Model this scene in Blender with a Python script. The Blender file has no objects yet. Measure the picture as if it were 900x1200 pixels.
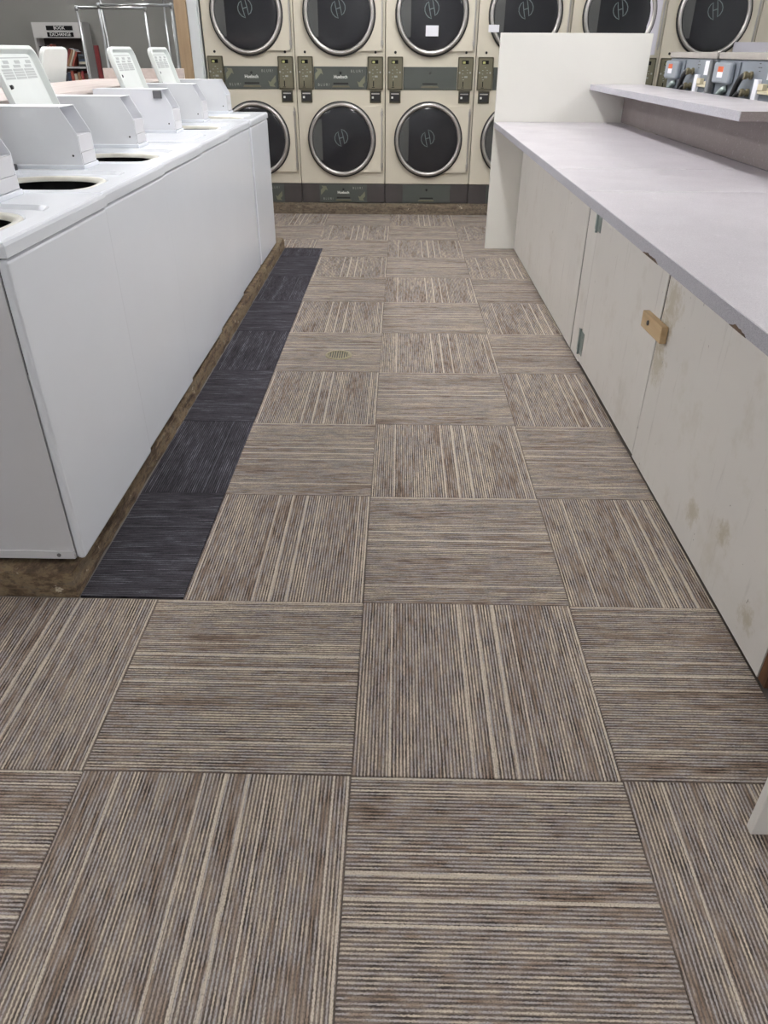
import bpy, bmesh, math, random
from mathutils import Vector, Matrix
random.seed(7)
PI = math.pi
scene = bpy.context.scene
COL = scene.collection

# ------------------------------------------------------------------ camera
cam_d = bpy.data.cameras.new('camera')
cam = bpy.data.objects.new('camera', cam_d)
COL.objects.link(cam)
F_PX = 852.66
cam_d.sensor_fit = 'HORIZONTAL'
cam_d.sensor_width = 36.0
cam_d.lens = 36.0 * F_PX / 900.0
cam_d.clip_start = 0.02
cam_d.clip_end = 60
_r = Vector((0.99978081, 0.02052163, 0.00414551))
_u = Vector((-0.01449795, 0.5357751, 0.84423626))
_f = Vector((-0.01510404, 0.84411131, -0.53595518))
M = Matrix((( _r.x, _u.x, -_f.x, 0.089997), (_r.y, _u.y, -_f.y, -1.066244), (_r.z, _u.z, -_f.z, 1.382963), (0, 0, 0, 1)))
cam.matrix_world = M
scene.camera = cam

# ------------------------------------------------------------------ world, exposure, lights
world = bpy.data.worlds.new('world')
scene.world = world
world.use_nodes = True
world.node_tree.nodes['Background'].inputs[0].default_value = (0.9, 0.95, 1.0, 1)
world.node_tree.nodes['Background'].inputs[1].default_value = 0.12
vs = scene.view_settings
vs.view_transform = 'Standard'
vs.look = 'None'
vs.exposure = 0.30
vs.gamma = 1.0
vs.use_curve_mapping = False
CEIL = 2.95
# unseen bare-tube fluorescent ceiling fixtures, arranged to brighten upright faces: (x, y)
LIGHTS = [(0.3, -2.5), (0.3, 2.1), (0.3, 3.8), (0.3, 5.5), (-2.6, -1.2), (-2.6, 2.0), (-2.6, 4.6), (-2.6, 8.2), (-4.7, 9.6), (-4.7, 6.2), (3.4, 0.2), (3.4, 4.2)]  # the one behind the viewer and the far left pair are added fill
TUBE = 62.0
TUBE_COL = (0.985, 0.985, 1.0, 1)

# ------------------------------------------------------------------ materials
def lin(c):
    return tuple(((v / 255.0) / 12.92 if v / 255.0 <= 0.04045 else ((v / 255.0 + 0.055) / 1.055) ** 2.4) for v in c) + (1.0,)

class NT:
    def __init__(s, name):
        s.m = bpy.data.materials.new(name)
        s.m.use_nodes = True
        s.t = s.m.node_tree
        s.b = s.t.nodes['Principled BSDF']
    def n(s, typ, **kw):
        nd = s.t.nodes.new(typ)
        for k, v in kw.items():
            setattr(nd, k, v)
        return nd
    def l(s, a, b):
        s.t.links.new(a, b)
    def math(s, op, a, b=None, c=None):
        nd = s.n('ShaderNodeMath', operation=op)
        for i, v in enumerate((a, b, c)):
            if v is None: continue
            if isinstance(v, (int, float)): nd.inputs[i].default_value = v
            else: s.l(v, nd.inputs[i])
        return nd.outputs[0]
    def noise(s, vec, scale, detail=3, rough=0.5):
        nd = s.n('ShaderNodeTexNoise')
        nd.inputs['Scale'].default_value = scale
        nd.inputs['Detail'].default_value = detail
        nd.inputs['Roughness'].default_value = rough
        if vec is not None: s.l(vec, nd.inputs['Vector'])
        return nd.outputs[0]
    def ramp(s, fac, stops, interp='LINEAR'):
        nd = s.n('ShaderNodeValToRGB')
        cr = nd.color_ramp
        cr.interpolation = interp
        while len(cr.elements) < len(stops): cr.elements.new(0.5)
        for e, (p, c) in zip(cr.elements, stops):
            e.position = p
            e.color = c if len(c) == 4 else tuple(c) + (1,)
        s.l(fac, nd.inputs[0])
        return nd.outputs[0]
    def mix(s, fac, a, b, mode='MIX'):
        nd = s.n('ShaderNodeMix', data_type='RGBA', blend_type=mode)
        for i, v in ((0, fac), (6, a), (7, b)):
            if isinstance(v, (int, float)): nd.inputs[i].default_value = v
            elif isinstance(v, tuple): nd.inputs[i].default_value = v
            else: s.l(v, nd.inputs[i])
        return nd.outputs[2]
    def obj(s): return s.n('ShaderNodeTexCoord').outputs['Object']
    def map(s, vec, loc=(0, 0, 0), rot=(0, 0, 0), scale=(1, 1, 1)):
        nd = s.n('ShaderNodeMapping')
        nd.inputs['Location'].default_value = loc
        nd.inputs['Rotation'].default_value = rot
        nd.inputs['Scale'].default_value = scale
        s.l(vec, nd.inputs['Vector'])
        return nd.outputs[0]
    def bump(s, h, strength=0.3, dist=0.002):
        nd = s.n('ShaderNodeBump')
        nd.inputs['Strength'].default_value = strength
        nd.inputs['Distance'].default_value = dist
        s.l(h, nd.inputs['Height'])
        s.l(nd.outputs[0], s.b.inputs['Normal'])

def plain(name, rgb, rough=0.5, metal=0.0, var=0.06, scale=6.0, spec=0.5, bump=0.0, coat=0.0):
    t = NT(name)
    c = lin(rgb)
    t.b.inputs['Roughness'].default_value = rough
    t.b.inputs['Metallic'].default_value = metal
    t.b.inputs['Specular IOR Level'].default_value = spec
    t.b.inputs['Coat Weight'].default_value = coat
    ns = t.noise(t.obj(), scale, 4)
    d = tuple(max(0, v * (1 - var)) for v in c[:3]) + (1,)
    e = tuple(min(1, v * (1 + var)) for v in c[:3]) + (1,)
    t.l(t.ramp(ns, [(0.3, d), (0.7, e)]), t.b.inputs['Base Color'])
    if bump: t.bump(t.noise(t.obj(), scale * 12, 3), bump, 0.002)
    return t.m

def carpet(name, threads, cream, dark, dark2, creamlines, P=0.0082):
    """ribbed loop carpet: thread rows run along local Y, a dark valley between two rows"""
    t = NT(name)
    o = t.obj()
    sep = t.n('ShaderNodeSeparateXYZ'); t.l(o, sep.inputs[0])
    x0, y = sep.outputs[0], sep.outputs[1]
    info = t.n('ShaderNodeObjectInfo').outputs['Random']
    seed = t.math('MULTIPLY', info, 37.0)
    def nz(a, fa, b, fb, det=2.0, r=0.5):
        cv = t.n('ShaderNodeCombineXYZ')
        t.l(t.math('MULTIPLY', a, fa), cv.inputs[0]); t.l(t.math('MULTIPLY', b, fb), cv.inputs[1]); t.l(seed, cv.inputs[2])
        return t.noise(cv.outputs[0], 1.0, det, r)
    # loops make each thread wander a little
    wob = nz(x0, 300.0, y, 190.0, 1.0)
    x = t.math('ADD', x0, t.math('MULTIPLY', t.math('SUBTRACT', wob, 0.5), 0.0030))
    q = t.math('DIVIDE', x, P)
    row = t.math('FLOOR', q)
    fr = t.math('FRACT', q)
    n1 = nz(row, 3.71, y, 11.0, 2.5, 0.6)          # streaks along one thread
    n3 = nz(x0, 22.0, y, 2.2, 2.0)                # broad drift of hue
    n4 = nz(row, 5.17, y, 14.0, 2.0)              # valley depth
    n2 = nz(x0, 420.0, y, 260.0, 1.5)             # fibre speckle
    v = t.math('ADD', t.math('MULTIPLY', n1, 0.55), t.math('MULTIPLY', n3, 0.45))
    thread = t.ramp(v, [(p, lin(c)) for p, c in threads])
    valley = t.ramp(n4, [(0.34, lin(dark)), (0.62, lin(dark2))])
    g = t.math('ABSOLUTE', t.math('SUBTRACT', fr, 0.5))
    gap = t.ramp(g, [(0.14, (0, 0, 0)), (0.30, (0.95, 0.95, 0.95))])
    base = t.mix(gap, thread, valley)
    fac = t.math('ADD', t.math('DIVIDE', x, 0.6096), 0.5)
    st = [(0.0, (0, 0, 0))]
    for a, w in creamlines:
        st += [(a - w / 2, (1, 1, 1)), (a + w / 2, (0, 0, 0))]
    cl = t.ramp(fac, st, 'CONSTANT')
    base = t.mix(t.math('MULTIPLY', cl, 0.75), base, lin(cream))
    base = t.mix(t.ramp(n2, [(0.5, (0, 0, 0)), (0.72, (0.45, 0.45, 0.45))]), base, lin(dark))
    t.l(base, t.b.inputs['Base Color'])
    t.b.inputs['Roughness'].default_value = 0.95
    t.b.inputs['Specular IOR Level'].default_value = 0.1
    t.bump(t.math('ADD', t.math('MULTIPLY', g, -2.0), t.math('MULTIPLY', n2, 0.8)), 0.4, 0.002)
    return t.m

def laminate(name, rgb, rgb2, rough):
    t = NT(name)
    o = t.obj()
    a = t.noise(o, 420, 2, 0.7)
    b = t.noise(o, 60, 3, 0.6)
    c = t.mix(t.ramp(a, [(0.42, (0, 0, 0)), (0.62, (1, 1, 1))]), lin(rgb), lin(rgb2))
    c = t.mix(t.ramp(b, [(0.62, (0, 0, 0)), (0.8, (0.35, 0.35, 0.35))]), c, lin((235, 232, 236)))
    t.l(c, t.b.inputs['Base Color'])
    t.b.inputs['Roughness'].default_value = rough
    t.b.inputs['Specular IOR Level'].default_value = 0.4
    t.l(t.ramp(t.noise(o, 5, 3), [(0.3, (rough - .06,) * 3), (0.7, (rough + .1,) * 3)]), t.b.inputs['Roughness'])
    return t.m

def worn_paint(name, rgb, stain, amount=0.5, spots=(), rough=0.5):
    """painted plywood with upright scuffs, blotches, specks and local stained patches (object space)"""
    t = NT(name)
    o = t.obj()
    c = lin(rgb)
    base = t.ramp(t.noise(o, 2.5, 4), [(0.3, tuple(v * .95 for v in c[:3])), (0.7, c[:3])])
    sc = t.noise(t.map(o, scale=(30, 26, 2.2)), 1.0, 5, 0.7)
    base = t.mix(t.math('MULTIPLY', t.ramp(sc, [(0.60, (0, 0, 0)), (0.70, (1, 1, 1))]), 0.42 * amount), base, lin((128, 118, 104)))
    bl = t.noise(o, 4.2, 6, 0.68)
    base = t.mix(t.math('MULTIPLY', t.ramp(bl, [(0.54, (0, 0, 0)), (0.70, (1, 1, 1))]), 0.5 * amount), base, lin(stain))
    sp = t.noise(t.map(o, scale=(1, 1, 0.5)), 38, 3, 0.6)
    base = t.mix(t.math('MULTIPLY', t.ramp(sp, [(0.715, (0, 0, 0)), (0.74, (1, 1, 1))]), 0.7), base, lin((74, 62, 50)))
    for (sx, sy, sz, rad) in spots:
        d = t.n('ShaderNodeVectorMath', operation='DISTANCE')
        t.l(o, d.inputs[0]); d.inputs[1].default_value = (sx, sy, sz)
        dd = t.math('ADD', t.math('DIVIDE', d.outputs['Value'], rad), t.math('MULTIPLY', t.math('SUBTRACT', t.noise(o, 24, 5, 0.75), 0.5), 3.0))
        base = t.mix(t.math('MULTIPLY', t.ramp(dd, [(0.25, (1, 1, 1)), (1.1, (0, 0, 0))]), 0.5), base, lin(stain))
    t.l(base, t.b.inputs['Base Color'])
    t.b.inputs['Roughness'].default_value = rough
    t.b.inputs['Specular IOR Level'].default_value = 0.4
    t.bump(t.noise(o, 90, 3), 0.06, 0.002)
    return t.m

def masonry(name, cols, rough=0.9):
    t = NT(name)
    o = t.obj()
    a = t.noise(t.map(o, scale=(1, 0.7, 3.4)), 9, 7, 0.74)
    b = t.noise(o, 42, 4, 0.7)
    base = t.ramp(a, [(p, lin(c)) for p, c in cols])
    base = t.mix(t.math('MULTIPLY', t.ramp(b, [(0.5, (0, 0, 0)), (0.68, (1, 1, 1))]), 0.6), base, lin((52, 42, 34)))
    ch = t.noise(t.map(o, loc=(3, 1, 2)), 16, 4, 0.75)
    base = t.mix(t.math('MULTIPLY', t.ramp(ch, [(0.64, (0, 0, 0)), (0.69, (1, 1, 1))]), 0.75), base, lin((196, 184, 164)))
    t.l(base, t.b.inputs['Base Color'])
    t.b.inputs['Roughness'].default_value = rough
    t.bump(t.math('ADD', a, t.math('MULTIPLY', b, 0.5)), 0.6, 0.008)
    return t.m

def wood(name, c1, c2, rough=0.6, axis=2):
    t = NT(name)
    o = t.obj()
    s = [28, 28, 28]; s[axis] = 1.6
    a = t.noise(t.map(o, scale=tuple(s)), 1.0, 5, 0.6)
    t.l(t.ramp(a, [(0.3, lin(c1)), (0.7, lin(c2))]), t.b.inputs['Base Color'])
    t.b.inputs['Roughness'].default_value = rough
    t.bump(a, 0.1, 0.002)
    return t.m

LINES = [(0.14, 0.009), (0.455, 0.008), (0.535, 0.014), (0.62, 0.008), (0.695, 0.008), (0.935, 0.007), (0.985, 0.008)]
m_tan = carpet('tan_carpet', [(0.34, (122, 105, 92)), (0.42, (148, 132, 119)), (0.49, (157, 152, 151)), (0.56, (178, 166, 151)), (0.66, (202, 189, 172))],
               (198, 186, 170), (50, 43, 40), (120, 108, 99), LINES)
m_dark = carpet('charcoal_carpet', [(0.34, (48, 46, 50)), (0.46, (67, 65, 70)), (0.55, (82, 80, 87)), (0.68, (118, 116, 124))],
                (108, 107, 115), (28, 27, 29), (56, 54, 59), [(0.3, 0.006), (0.62, 0.005), (0.8, 0.006)])
m_slab = plain('concrete_slab', (112, 104, 97), 0.9, var=0.15, bump=0.2)
m_enamel = plain('white_enamel', (225, 228, 234), 0.22, var=0.012, scale=3, spec=0.5)
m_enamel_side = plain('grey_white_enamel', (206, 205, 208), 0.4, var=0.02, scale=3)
m_case = plain('white_powder_coat', (224, 225, 229), 0.42, var=0.02, scale=5)
m_lidin = plain('lid_inner_enamel', (222, 226, 223), 0.35, var=0.025, scale=7)
m_ivory = plain('ivory_plastic', (206, 203, 192), 0.35, var=0.08, scale=20)
m_black = plain('black_interior', (16, 15, 15), 0.5, var=0.1)
m_rubber = plain('black_rubber', (26, 26, 27), 0.55, var=0.1)
m_darkgrey = plain('dark_grey_metal', (82, 83, 86), 0.45, 0.3, var=0.1)
m_screw = plain('screw_steel', (120, 120, 122), 0.35, 0.9)
m_galv = plain('galvanised_steel', (150, 162, 158), 0.4, 0.35, var=0.12, scale=30)
m_print = plain('grey_print', (180, 183, 182), 0.6, var=0.05)
m_mark = plain('dark_print', (46, 46, 44), 0.6, var=0.05)
m_lam = laminate('lilac_grey_laminate', (199, 194, 198), (180, 175, 180), 0.34)
m_lamedge = laminate('laminate_edge_band', (176, 174, 180), (150, 148, 155), 0.5)
m_lamback = laminate('laminate_backsplash', (146, 136, 134), (130, 121, 120), 0.5)
m_joint_sheen = plain('laminate_joint_sheen', (236, 234, 236), 0.3)  # pale tone paints the sheen at the worktop joints
m_divider = plain('off_white_board', (229, 227, 220), 0.5, var=0.015, scale=3, bump=0.02)
m_paint1 = worn_paint('worn_white_paint', (229, 225, 219), (184, 174, 156), 0.55)
m_paint2 = worn_paint('stained_white_paint', (230, 226, 220), (172, 158, 122), 0.45,
                      spots=((0, -0.07, 0.64, 0.11), (0, -0.05, 0.42, 0.09), (0, -0.03, 0.52, 0.09), (0, -0.62, 0.14, 0.055), (0, -0.84, 0.20, 0.05), (0, -1.08, 0.09, 0.05)))
m_raw = wood('raw_brown_wood', (72, 46, 30), (120, 82, 54), 0.85)
m_carcass_shade = wood('carcass_gap_shade', (26, 20, 16), (44, 34, 26), 0.9)  # wood darkened to give the door gaps their shade
m_chip = wood('chipped_particle_board', (52, 40, 32), (112, 90, 70), 0.9)
m_block = wood('pale_pine', (190, 160, 120), (214, 188, 148), 0.6, axis=1)
m_trimwood = wood('oak_trim', (146, 122, 94), (172, 148, 118), 0.5)
m_pink = wood('pink_beige_plywood', (186, 172, 166), (204, 192, 186), 0.55, axis=1)
m_plinth = masonry('dirty_masonry', [(0.36, (60, 48, 38)), (0.46, (98, 80, 62)), (0.54, (128, 110, 84)), (0.60, (102, 90, 76)), (0.70, (162, 142, 112))])
m_plinth2 = masonry('dirty_concrete', [(0.3, (74, 64, 54)), (0.5, (108, 96, 82)), (0.7, (134, 120, 102))])
m_cream = plain('cream_enamel', (204, 197, 180), 0.42, var=0.02, scale=4)
m_creamdoor = plain('cream_door_enamel', (208, 201, 184), 0.4, var=0.02, scale=4)
m_kick = plain('dark_kick_plate', (64, 59, 58), 0.55, var=0.08, scale=8)
m_band = plain('dark_green_grey_panel', (72, 76, 72), 0.4, var=0.05, scale=9)
m_arrow = plain('khaki_arrow_print', (118, 118, 98), 0.45)
m_white = plain('white_print', (226, 226, 222), 0.5)
m_greytext = plain('pale_grey_print', (150, 152, 146), 0.5)
m_olive = plain('olive_bronze_panel', (106, 102, 84), 0.42, 0.25, var=0.06, scale=14)
m_olivelip = plain('olive_dark_lip', (74, 70, 54), 0.5, 0.2)
m_chrome = plain('brushed_steel_ring', (186, 182, 178), 0.38, 0.85, var=0.05, scale=20)
m_chrome2 = plain('chrome_tube', (160, 161, 162), 0.28, 0.9, var=0.04, scale=20)
m_glass = plain('dark_door_glass', (36, 36, 39), 0.09, var=0.1, spec=0.5)
m_strip = plain('grey_glass_strip', (74, 75, 74), 0.25, var=0.06)
m_logo = plain('etched_logo_print', (92, 104, 103), 0.5)
m_led = plain('lcd_display', (170, 172, 110), 0.4)
m_paper = plain('white_paper', (226, 226, 232), 0.7, var=0.02)
m_lilac = plain('lilac_paper', (206, 203, 212), 0.7, var=0.02)
m_greymach = plain('grey_blue_metal', (128, 135, 143), 0.45, 0.3, var=0.05, scale=10)
m_greybox = plain('grey_blue_box', (138, 145, 153), 0.4, 0.15, var=0.04)
m_beigecap = plain('grey_beige_cap', (158, 152, 146), 0.5, 0.1, var=0.06, scale=14)
m_brass = plain('brass_fitting', (128, 120, 96), 0.5, 0.6, var=0.12, scale=40)
m_beige = plain('beige_plastic', (206, 196, 168), 0.5)
m_orange = plain('orange_label', (206, 92, 48), 0.6)
m_wallgrey = plain('grey_wall_paint', (128, 127, 123), 0.75, var=0.03, scale=2, bump=0.05)
m_wallwhite = plain('pale_wall_paint', (214, 218, 220), 0.7, var=0.02, scale=2)
m_ceiling = plain('ceiling_tile', (226, 225, 220), 0.85, var=0.02)
m_shelfw = plain('white_melamine', (206, 205, 203), 0.5, var=0.02)
m_red = plain('red_paint', (108, 30, 32), 0.5)
m_blackgloss = plain('black_sign', (14, 14, 15), 0.7, spec=0.15)
m_drain = plain('aged_brass_drain', (150, 142, 116), 0.45, 0.6, var=0.12, scale=60)

# ------------------------------------------------------------------ geometry helpers
def new_obj(name, bm, mat, parent=None, loc=None, smooth=False):
    me = bpy.data.meshes.new(name)
    bmesh.ops.recalc_face_normals(bm, faces=bm.faces[:])
    bm.to_mesh(me); bm.free()
    if mat: me.materials.append(mat)
    if smooth:
        for p in me.polygons: p.use_smooth = True
    o = bpy.data.objects.new(name, me)
    COL.objects.link(o)
    if parent is not None: o.parent = parent
    if loc is not None: o.location = loc
    return o

def thing(name, label, cat, loc=(0, 0, 0), rz=0, group=None):
    o = bpy.data.objects.new(name, None)
    o.empty_display_size = 0.1
    COL.objects.link(o)
    o.location = loc; o.rotation_euler = (0, 0, rz)
    o['label'] = label; o['category'] = cat
    if group: o['group'] = group
    return o

def tag(o, label, cat, group=None):
    o['label'] = label; o['category'] = cat
    if group: o['group'] = group
    return o

def struct(o):
    o['kind'] = 'structure'
    return o

def box(bm, x0, x1, y0, y1, z0, z1, bev=0.0, seg=2):
    r = bmesh.ops.create_cube(bm, size=1)
    vs_ = r['verts']
    for v in vs_:
        v.co = Vector((x0 + (v.co.x + .5) * (x1 - x0), y0 + (v.co.y + .5) * (y1 - y0), z0 + (v.co.z + .5) * (z1 - z0)))
    if bev > 0:
        es = list({e for v in vs_ for e in v.link_edges})
        bmesh.ops.bevel(bm, geom=es, offset=bev, segments=seg, affect='EDGES', profile=0.5)
    return bm

def boxo(name, mat, parent, x0, x1, y0, y1, z0, z1, bev=0.0, seg=2):
    return new_obj(name, box(bmesh.new(), x0, x1, y0, y1, z0, z1, bev, seg), mat, parent)

def prism(bm, pts, axis, a, b):
    """extrude a 2-D polygon; axis 'y': pts are (x,z); 'x': (y,z); 'z': (x,y)"""
    def P(p, t):
        return {'y': (p[0], t, p[1]), 'x': (t, p[0], p[1]), 'z': (p[0], p[1], t)}[axis]
    A = [bm.verts.new(P(p, a)) for p in pts]
    B = [bm.verts.new(P(p, b)) for p in pts]
    n = len(pts)
    bm.faces.new(A); bm.faces.new(B[::-1])
    for i in range(n):
        bm.faces.new((A[i], A[(i + 1) % n], B[(i + 1) % n], B[i]))
    return bm

def tube(bm, pts, rad, n=10, cap=True):
    pts = [Vector(p) for p in pts]
    rings = []
    up = None
    for i, p in enumerate(pts):
        d = (pts[min(i + 1, len(pts) - 1)] - pts[max(i - 1, 0)]).normalized()
        if up is None:
            up = Vector((0, 0, 1)) if abs(d.z) < 0.9 else Vector((1, 0, 0))
        s = d.cross(up).normalized(); up = s.cross(d).normalized()
        rings.append([bm.verts.new(p + rad * (math.cos(2 * PI * k / n) * s + math.sin(2 * PI * k / n) * up)) for k in range(n)])
    for a, b in zip(rings, rings[1:]):
        for k in range(n):
            bm.faces.new((a[k], a[(k + 1) % n], b[(k + 1) % n], b[k]))
    if cap:
        bm.faces.new(rings[0]); bm.faces.new(rings[-1][::-1])
    return bm

def lathe(bm, prof, n=48, axis='z', c=(0, 0, 0), close=False, cap0=False, cap1=False):
    """prof: (radius, height) list"""
    rings = []
    for r, h in prof:
        ring = []
        for k in range(n):
            a = 2 * PI * k / n
            ca, sa = r * math.cos(a), r * math.sin(a)
            p = {'z': (ca, sa, h), 'y': (ca, h, sa), 'x': (h, ca, sa)}[axis]
            ring.append(bm.verts.new((p[0] + c[0], p[1] + c[1], p[2] + c[2])))
        rings.append(ring)
    prs = list(zip(rings, rings[1:]))
    if close: prs.append((rings[-1], rings[0]))
    for a, b in prs:
        for k in range(n):
            bm.faces.new((a[k], a[(k + 1) % n], b[(k + 1) % n], b[k]))
    if cap0: bm.faces.new(rings[0])
    if cap1: bm.faces.new(rings[-1][::-1])
    return bm

def rrect(x0, x1, y0, y1, r, n=5):
    pts = []
    for cx, cy, a0 in ((x1 - r, y1 - r, 0), (x0 + r, y1 - r, PI / 2), (x0 + r, y0 + r, PI), (x1 - r, y0 + r, 1.5 * PI)):
        for i in range(n + 1):
            a = a0 + (PI / 2) * i / n
            pts.append((cx + r * math.cos(a), cy + r * math.sin(a)))
    return pts

def text_obj(name, body, size, mat, parent, mtx, ext=0.0006, spacing=1.0, bold=0.0):
    cu = bpy.data.curves.new(name, 'FONT')
    cu.body = body; cu.size = size; cu.extrude = ext; cu.offset = bold
    cu.align_x = 'CENTER'; cu.align_y = 'CENTER'; cu.space_character = spacing
    cu.resolution_u = 2
    tmp = bpy.data.objects.new('tmp', cu)
    me = bpy.data.meshes.new_from_object(tmp)
    bpy.data.objects.remove(tmp)
    me.transform(mtx)
    me.name = name
    me.materials.clear(); me.materials.append(mat)
    o = bpy.data.objects.new(name, me)
    COL.objects.link(o); o.parent = parent
    return o

KIDS = {}
def copy_tree(o, parent=None, skip=()):
    c = o.copy(); COL.objects.link(c)
    c.parent = parent
    for ch in [k for k in bpy.data.objects if k.parent == o]:
        if ch.name.split('.')[0] in skip: continue
        copy_tree(ch, c, skip)
    return c

FACE_NY = lambda x, y, z: Matrix.Translation((x, y, z)) @ Matrix.Rotation(PI / 2, 4, 'X')      # text facing -Y

# ------------------------------------------------------------------ the room shell
fl = struct(boxo('floor', m_slab, None, -6.2, 5.2, -3.6, 11.6, -0.16, -0.008))
struct(boxo('ceiling', m_ceiling, None, -6.2, 5.2, -3.6, 11.6, CEIL, CEIL + 0.1))
struct(boxo('wall_left', m_wallgrey, None, -6.3, -6.2, -3.6, 11.6, -0.16, CEIL))
struct(boxo('wall_right', m_wallwhite, None, 5.2, 5.3, -3.6, 11.6, -0.16, CEIL))
struct(boxo('wall_front', m_wallwhite, None, -6.2, 5.2, -3.7, -3.6, -0.16, CEIL))
struct(boxo('wall_back', m_wallgrey, None, -6.2, -1.84, 11.4, 11.5, -0.008, CEIL))
# short return wall that closes the dryer bank on the left, with its oak corner trim
struct(boxo('wall_return', m_wallwhite, None, -1.80, -1.705, 6.68, 11.4, -0.008, CEIL))
struct(boxo('wall_bulkhead', m_wallwhite, None, -1.70, 5.2, 6.72, 6.80, 2.04, CEIL))
struct(boxo('wall_dryer_room', m_wallwhite, None, -1.70, 5.2, 7.75, 7.85, -0.008, CEIL))
struct(boxo('trim_1', m_trimwood, None, -1.90, -1.795, 6.60, 6.70, -0.008, CEIL, 0.006))
struct(boxo('trim_2', m_wallwhite, None, -1.793, -1.708, 6.62, 6.678, -0.008, CEIL, 0.004))

# carpet tiles: each a child of the floor
T = 0.6096
mesh_cache = {}
def tile_mesh(w, d, mat, ox, oy, rot):
    """a slab with chamfered edges; local axes put the ribs on local Y. rot: 0 or 1 (object turned by 90 degrees)"""
    key = (round(w, 3), round(d, 3), mat.name, round(ox, 3), round(oy, 3), rot)
    if key in mesh_cache: return mesh_cache[key]
    bm = bmesh.new()
    g, h = 0.0004, 0.0012
    lx0, lx1, ly0, ly1 = -w / 2 + ox, w / 2 + ox, -d / 2 + oy, d / 2 + oy
    if rot: lx0, lx1, ly0, ly1 = ly0, ly1, -lx1, -lx0
    box(bm, lx0 + g, lx1 - g, ly0 + g, ly1 - g, -0.0075, 0.0)
    top = [e for e in bm.edges if all(v.co.z > -0.001 for v in e.verts)]
    bmesh.ops.bevel(bm, geom=top, offset=h, segments=1, affect='EDGES')
    me = bpy.data.meshes.new('carpet_tile')
    bmesh.ops.recalc_face_normals(bm, faces=bm.faces[:])
    bm.to_mesh(me); bm.free(); me.materials.append(mat)
    mesh_cache[key] = me
    return me

def carpet_tile(x0, x1, y0, y1, mat, rot, gx=None, gy=None):
    """gx, gy: centre of the uncut tile, so that a cut tile keeps its pattern in place"""
    cx = (x0 + x1) / 2 if gx is None else gx
    cy = (y0 + y1) / 2 if gy is None else gy
    me = tile_mesh(x1 - x0, y1 - y0, mat, (x0 + x1) / 2 - cx, (y0 + y1) / 2 - cy, rot)
    o = bpy.data.objects.new('carpet_tile', me)
    COL.objects.link(o); o.parent = fl
    o.location = (cx, cy, random.uniform(-0.0006, 0.0004))
    o.rotation_euler = (0, 0, (PI / 2 if rot else 0))
    return o

PX, PY0 = -0.853, 0.618          # plinth face (x) and its near end (y)
PLY1 = 5.18                      # far end of washer plinth
DY = 6.655                       # face of the dryer plinth
CABX = 1.04
for j in range(-3, 11):
    y0, y1 = j * T, (j + 1) * T
    y1c = min(y1, DY - 0.004)
    for i in range(-4, 2):
        x0, x1 = i * T, (i + 1) * T
        rot = (i + j) % 2          # checkerboard of rib directions
        jx = random.uniform(-0.004, 0.004)
        gx, gy = (x0 + x1) / 2, (y0 + y1) / 2
        if i == 1:
            carpet_tile(x0, min(x1, CABX - 0.002) if y0 > -0.1 else x1, y0, y1c, m_tan, rot, gx, gy)
            continue
        if i == 0 or y1 <= PY0 + 0.01:
            carpet_tile(x0, x1, y0, y1c, m_tan, rot, gx, gy)
            continue
        if i == -1:
            # column beside the charcoal strip is cut narrower
            if y0 < 5.15:
                ye = min(y1, 5.16)
                carpet_tile(-0.537, 0, y0, ye, m_tan, rot, gx, gy)
                if ye < y1: carpet_tile(-T, 0, ye, y1, m_tan, rot, gx, gy)
            else:
                carpet_tile(x0, x1, y0, y1c, m_tan, rot, gx, gy)
            continue
        # columns behind and beyond the plinth
        if y0 > PLY1 - 0.05:
            carpet_tile(x0, x1, y0, y1c, m_tan, rot, gx, gy)
        elif y1 > PLY1 + 0.02 and i == -2:
            carpet_tile(x0, -T, PLY1 + 0.004, y1, m_tan, rot, gx, gy)
# charcoal border strip beside the plinth
yy = PY0 + 0.002
k = 0
while yy < 5.15:
    y1 = min(yy + T, 5.16)
    carpet_tile(PX + 0.004, -0.539, yy, y1, m_dark, (k + 1) % 2, -0.70)
    yy = y1 + 0.0005; k += 1

# ------------------------------------------------------------------ ceiling fixtures
m_tube = bpy.data.materials.new('fluorescent_tube'); m_tube.use_nodes = True
_b = m_tube.node_tree.nodes['Principled BSDF']
_b.inputs['Emission Color'].default_value = TUBE_COL
_b.inputs['Emission Strength'].default_value = TUBE
lab_l = ['added behind the viewer to brighten the washer side', 'over the near aisle', 'over the middle aisle', 'in front of the dryers', 'at the near left', 'above the near washers', 'above the far washers',
         'above the laundry carts', 'added above the bookcase to brighten the far left', 'added over the far left aisle to brighten it', 'beyond the near counter', 'above the grey washers']
lproto = None
for (x, y), tx in zip(LIGHTS, lab_l):
    if lproto is None:
        t = lproto = thing('ceiling_light', 'x', 'light', (0, 0, CEIL), 0, 'fluorescent ceiling fixtures')
        bm = bmesh.new(); prism(bm, [(-0.07, 0), (0.07, 0), (0.05, -0.05), (-0.05, -0.05)], 'y', -0.63, 0.63)
        new_obj('housing', bm, m_shelfw, t)
        for sx in (-0.045, 0.045):
            bm = bmesh.new(); tube(bm, [(sx, -0.59, -0.085), (sx, 0.59, -0.085)], 0.019, 8); new_obj('tube', bm, m_tube, t)
            for sy in (-0.605, 0.605):
                bm = bmesh.new(); box(bm, sx - 0.012, sx + 0.012, sy - 0.012, sy + 0.012, -0.11, -0.05, 0.002); new_obj('socket', bm, m_shelfw, t)
    else: t = copy_tree(lproto)
    t.location = (x, y, CEIL)
    t['label'] = 'white two tube fluorescent ceiling fixture ' + tx

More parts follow.
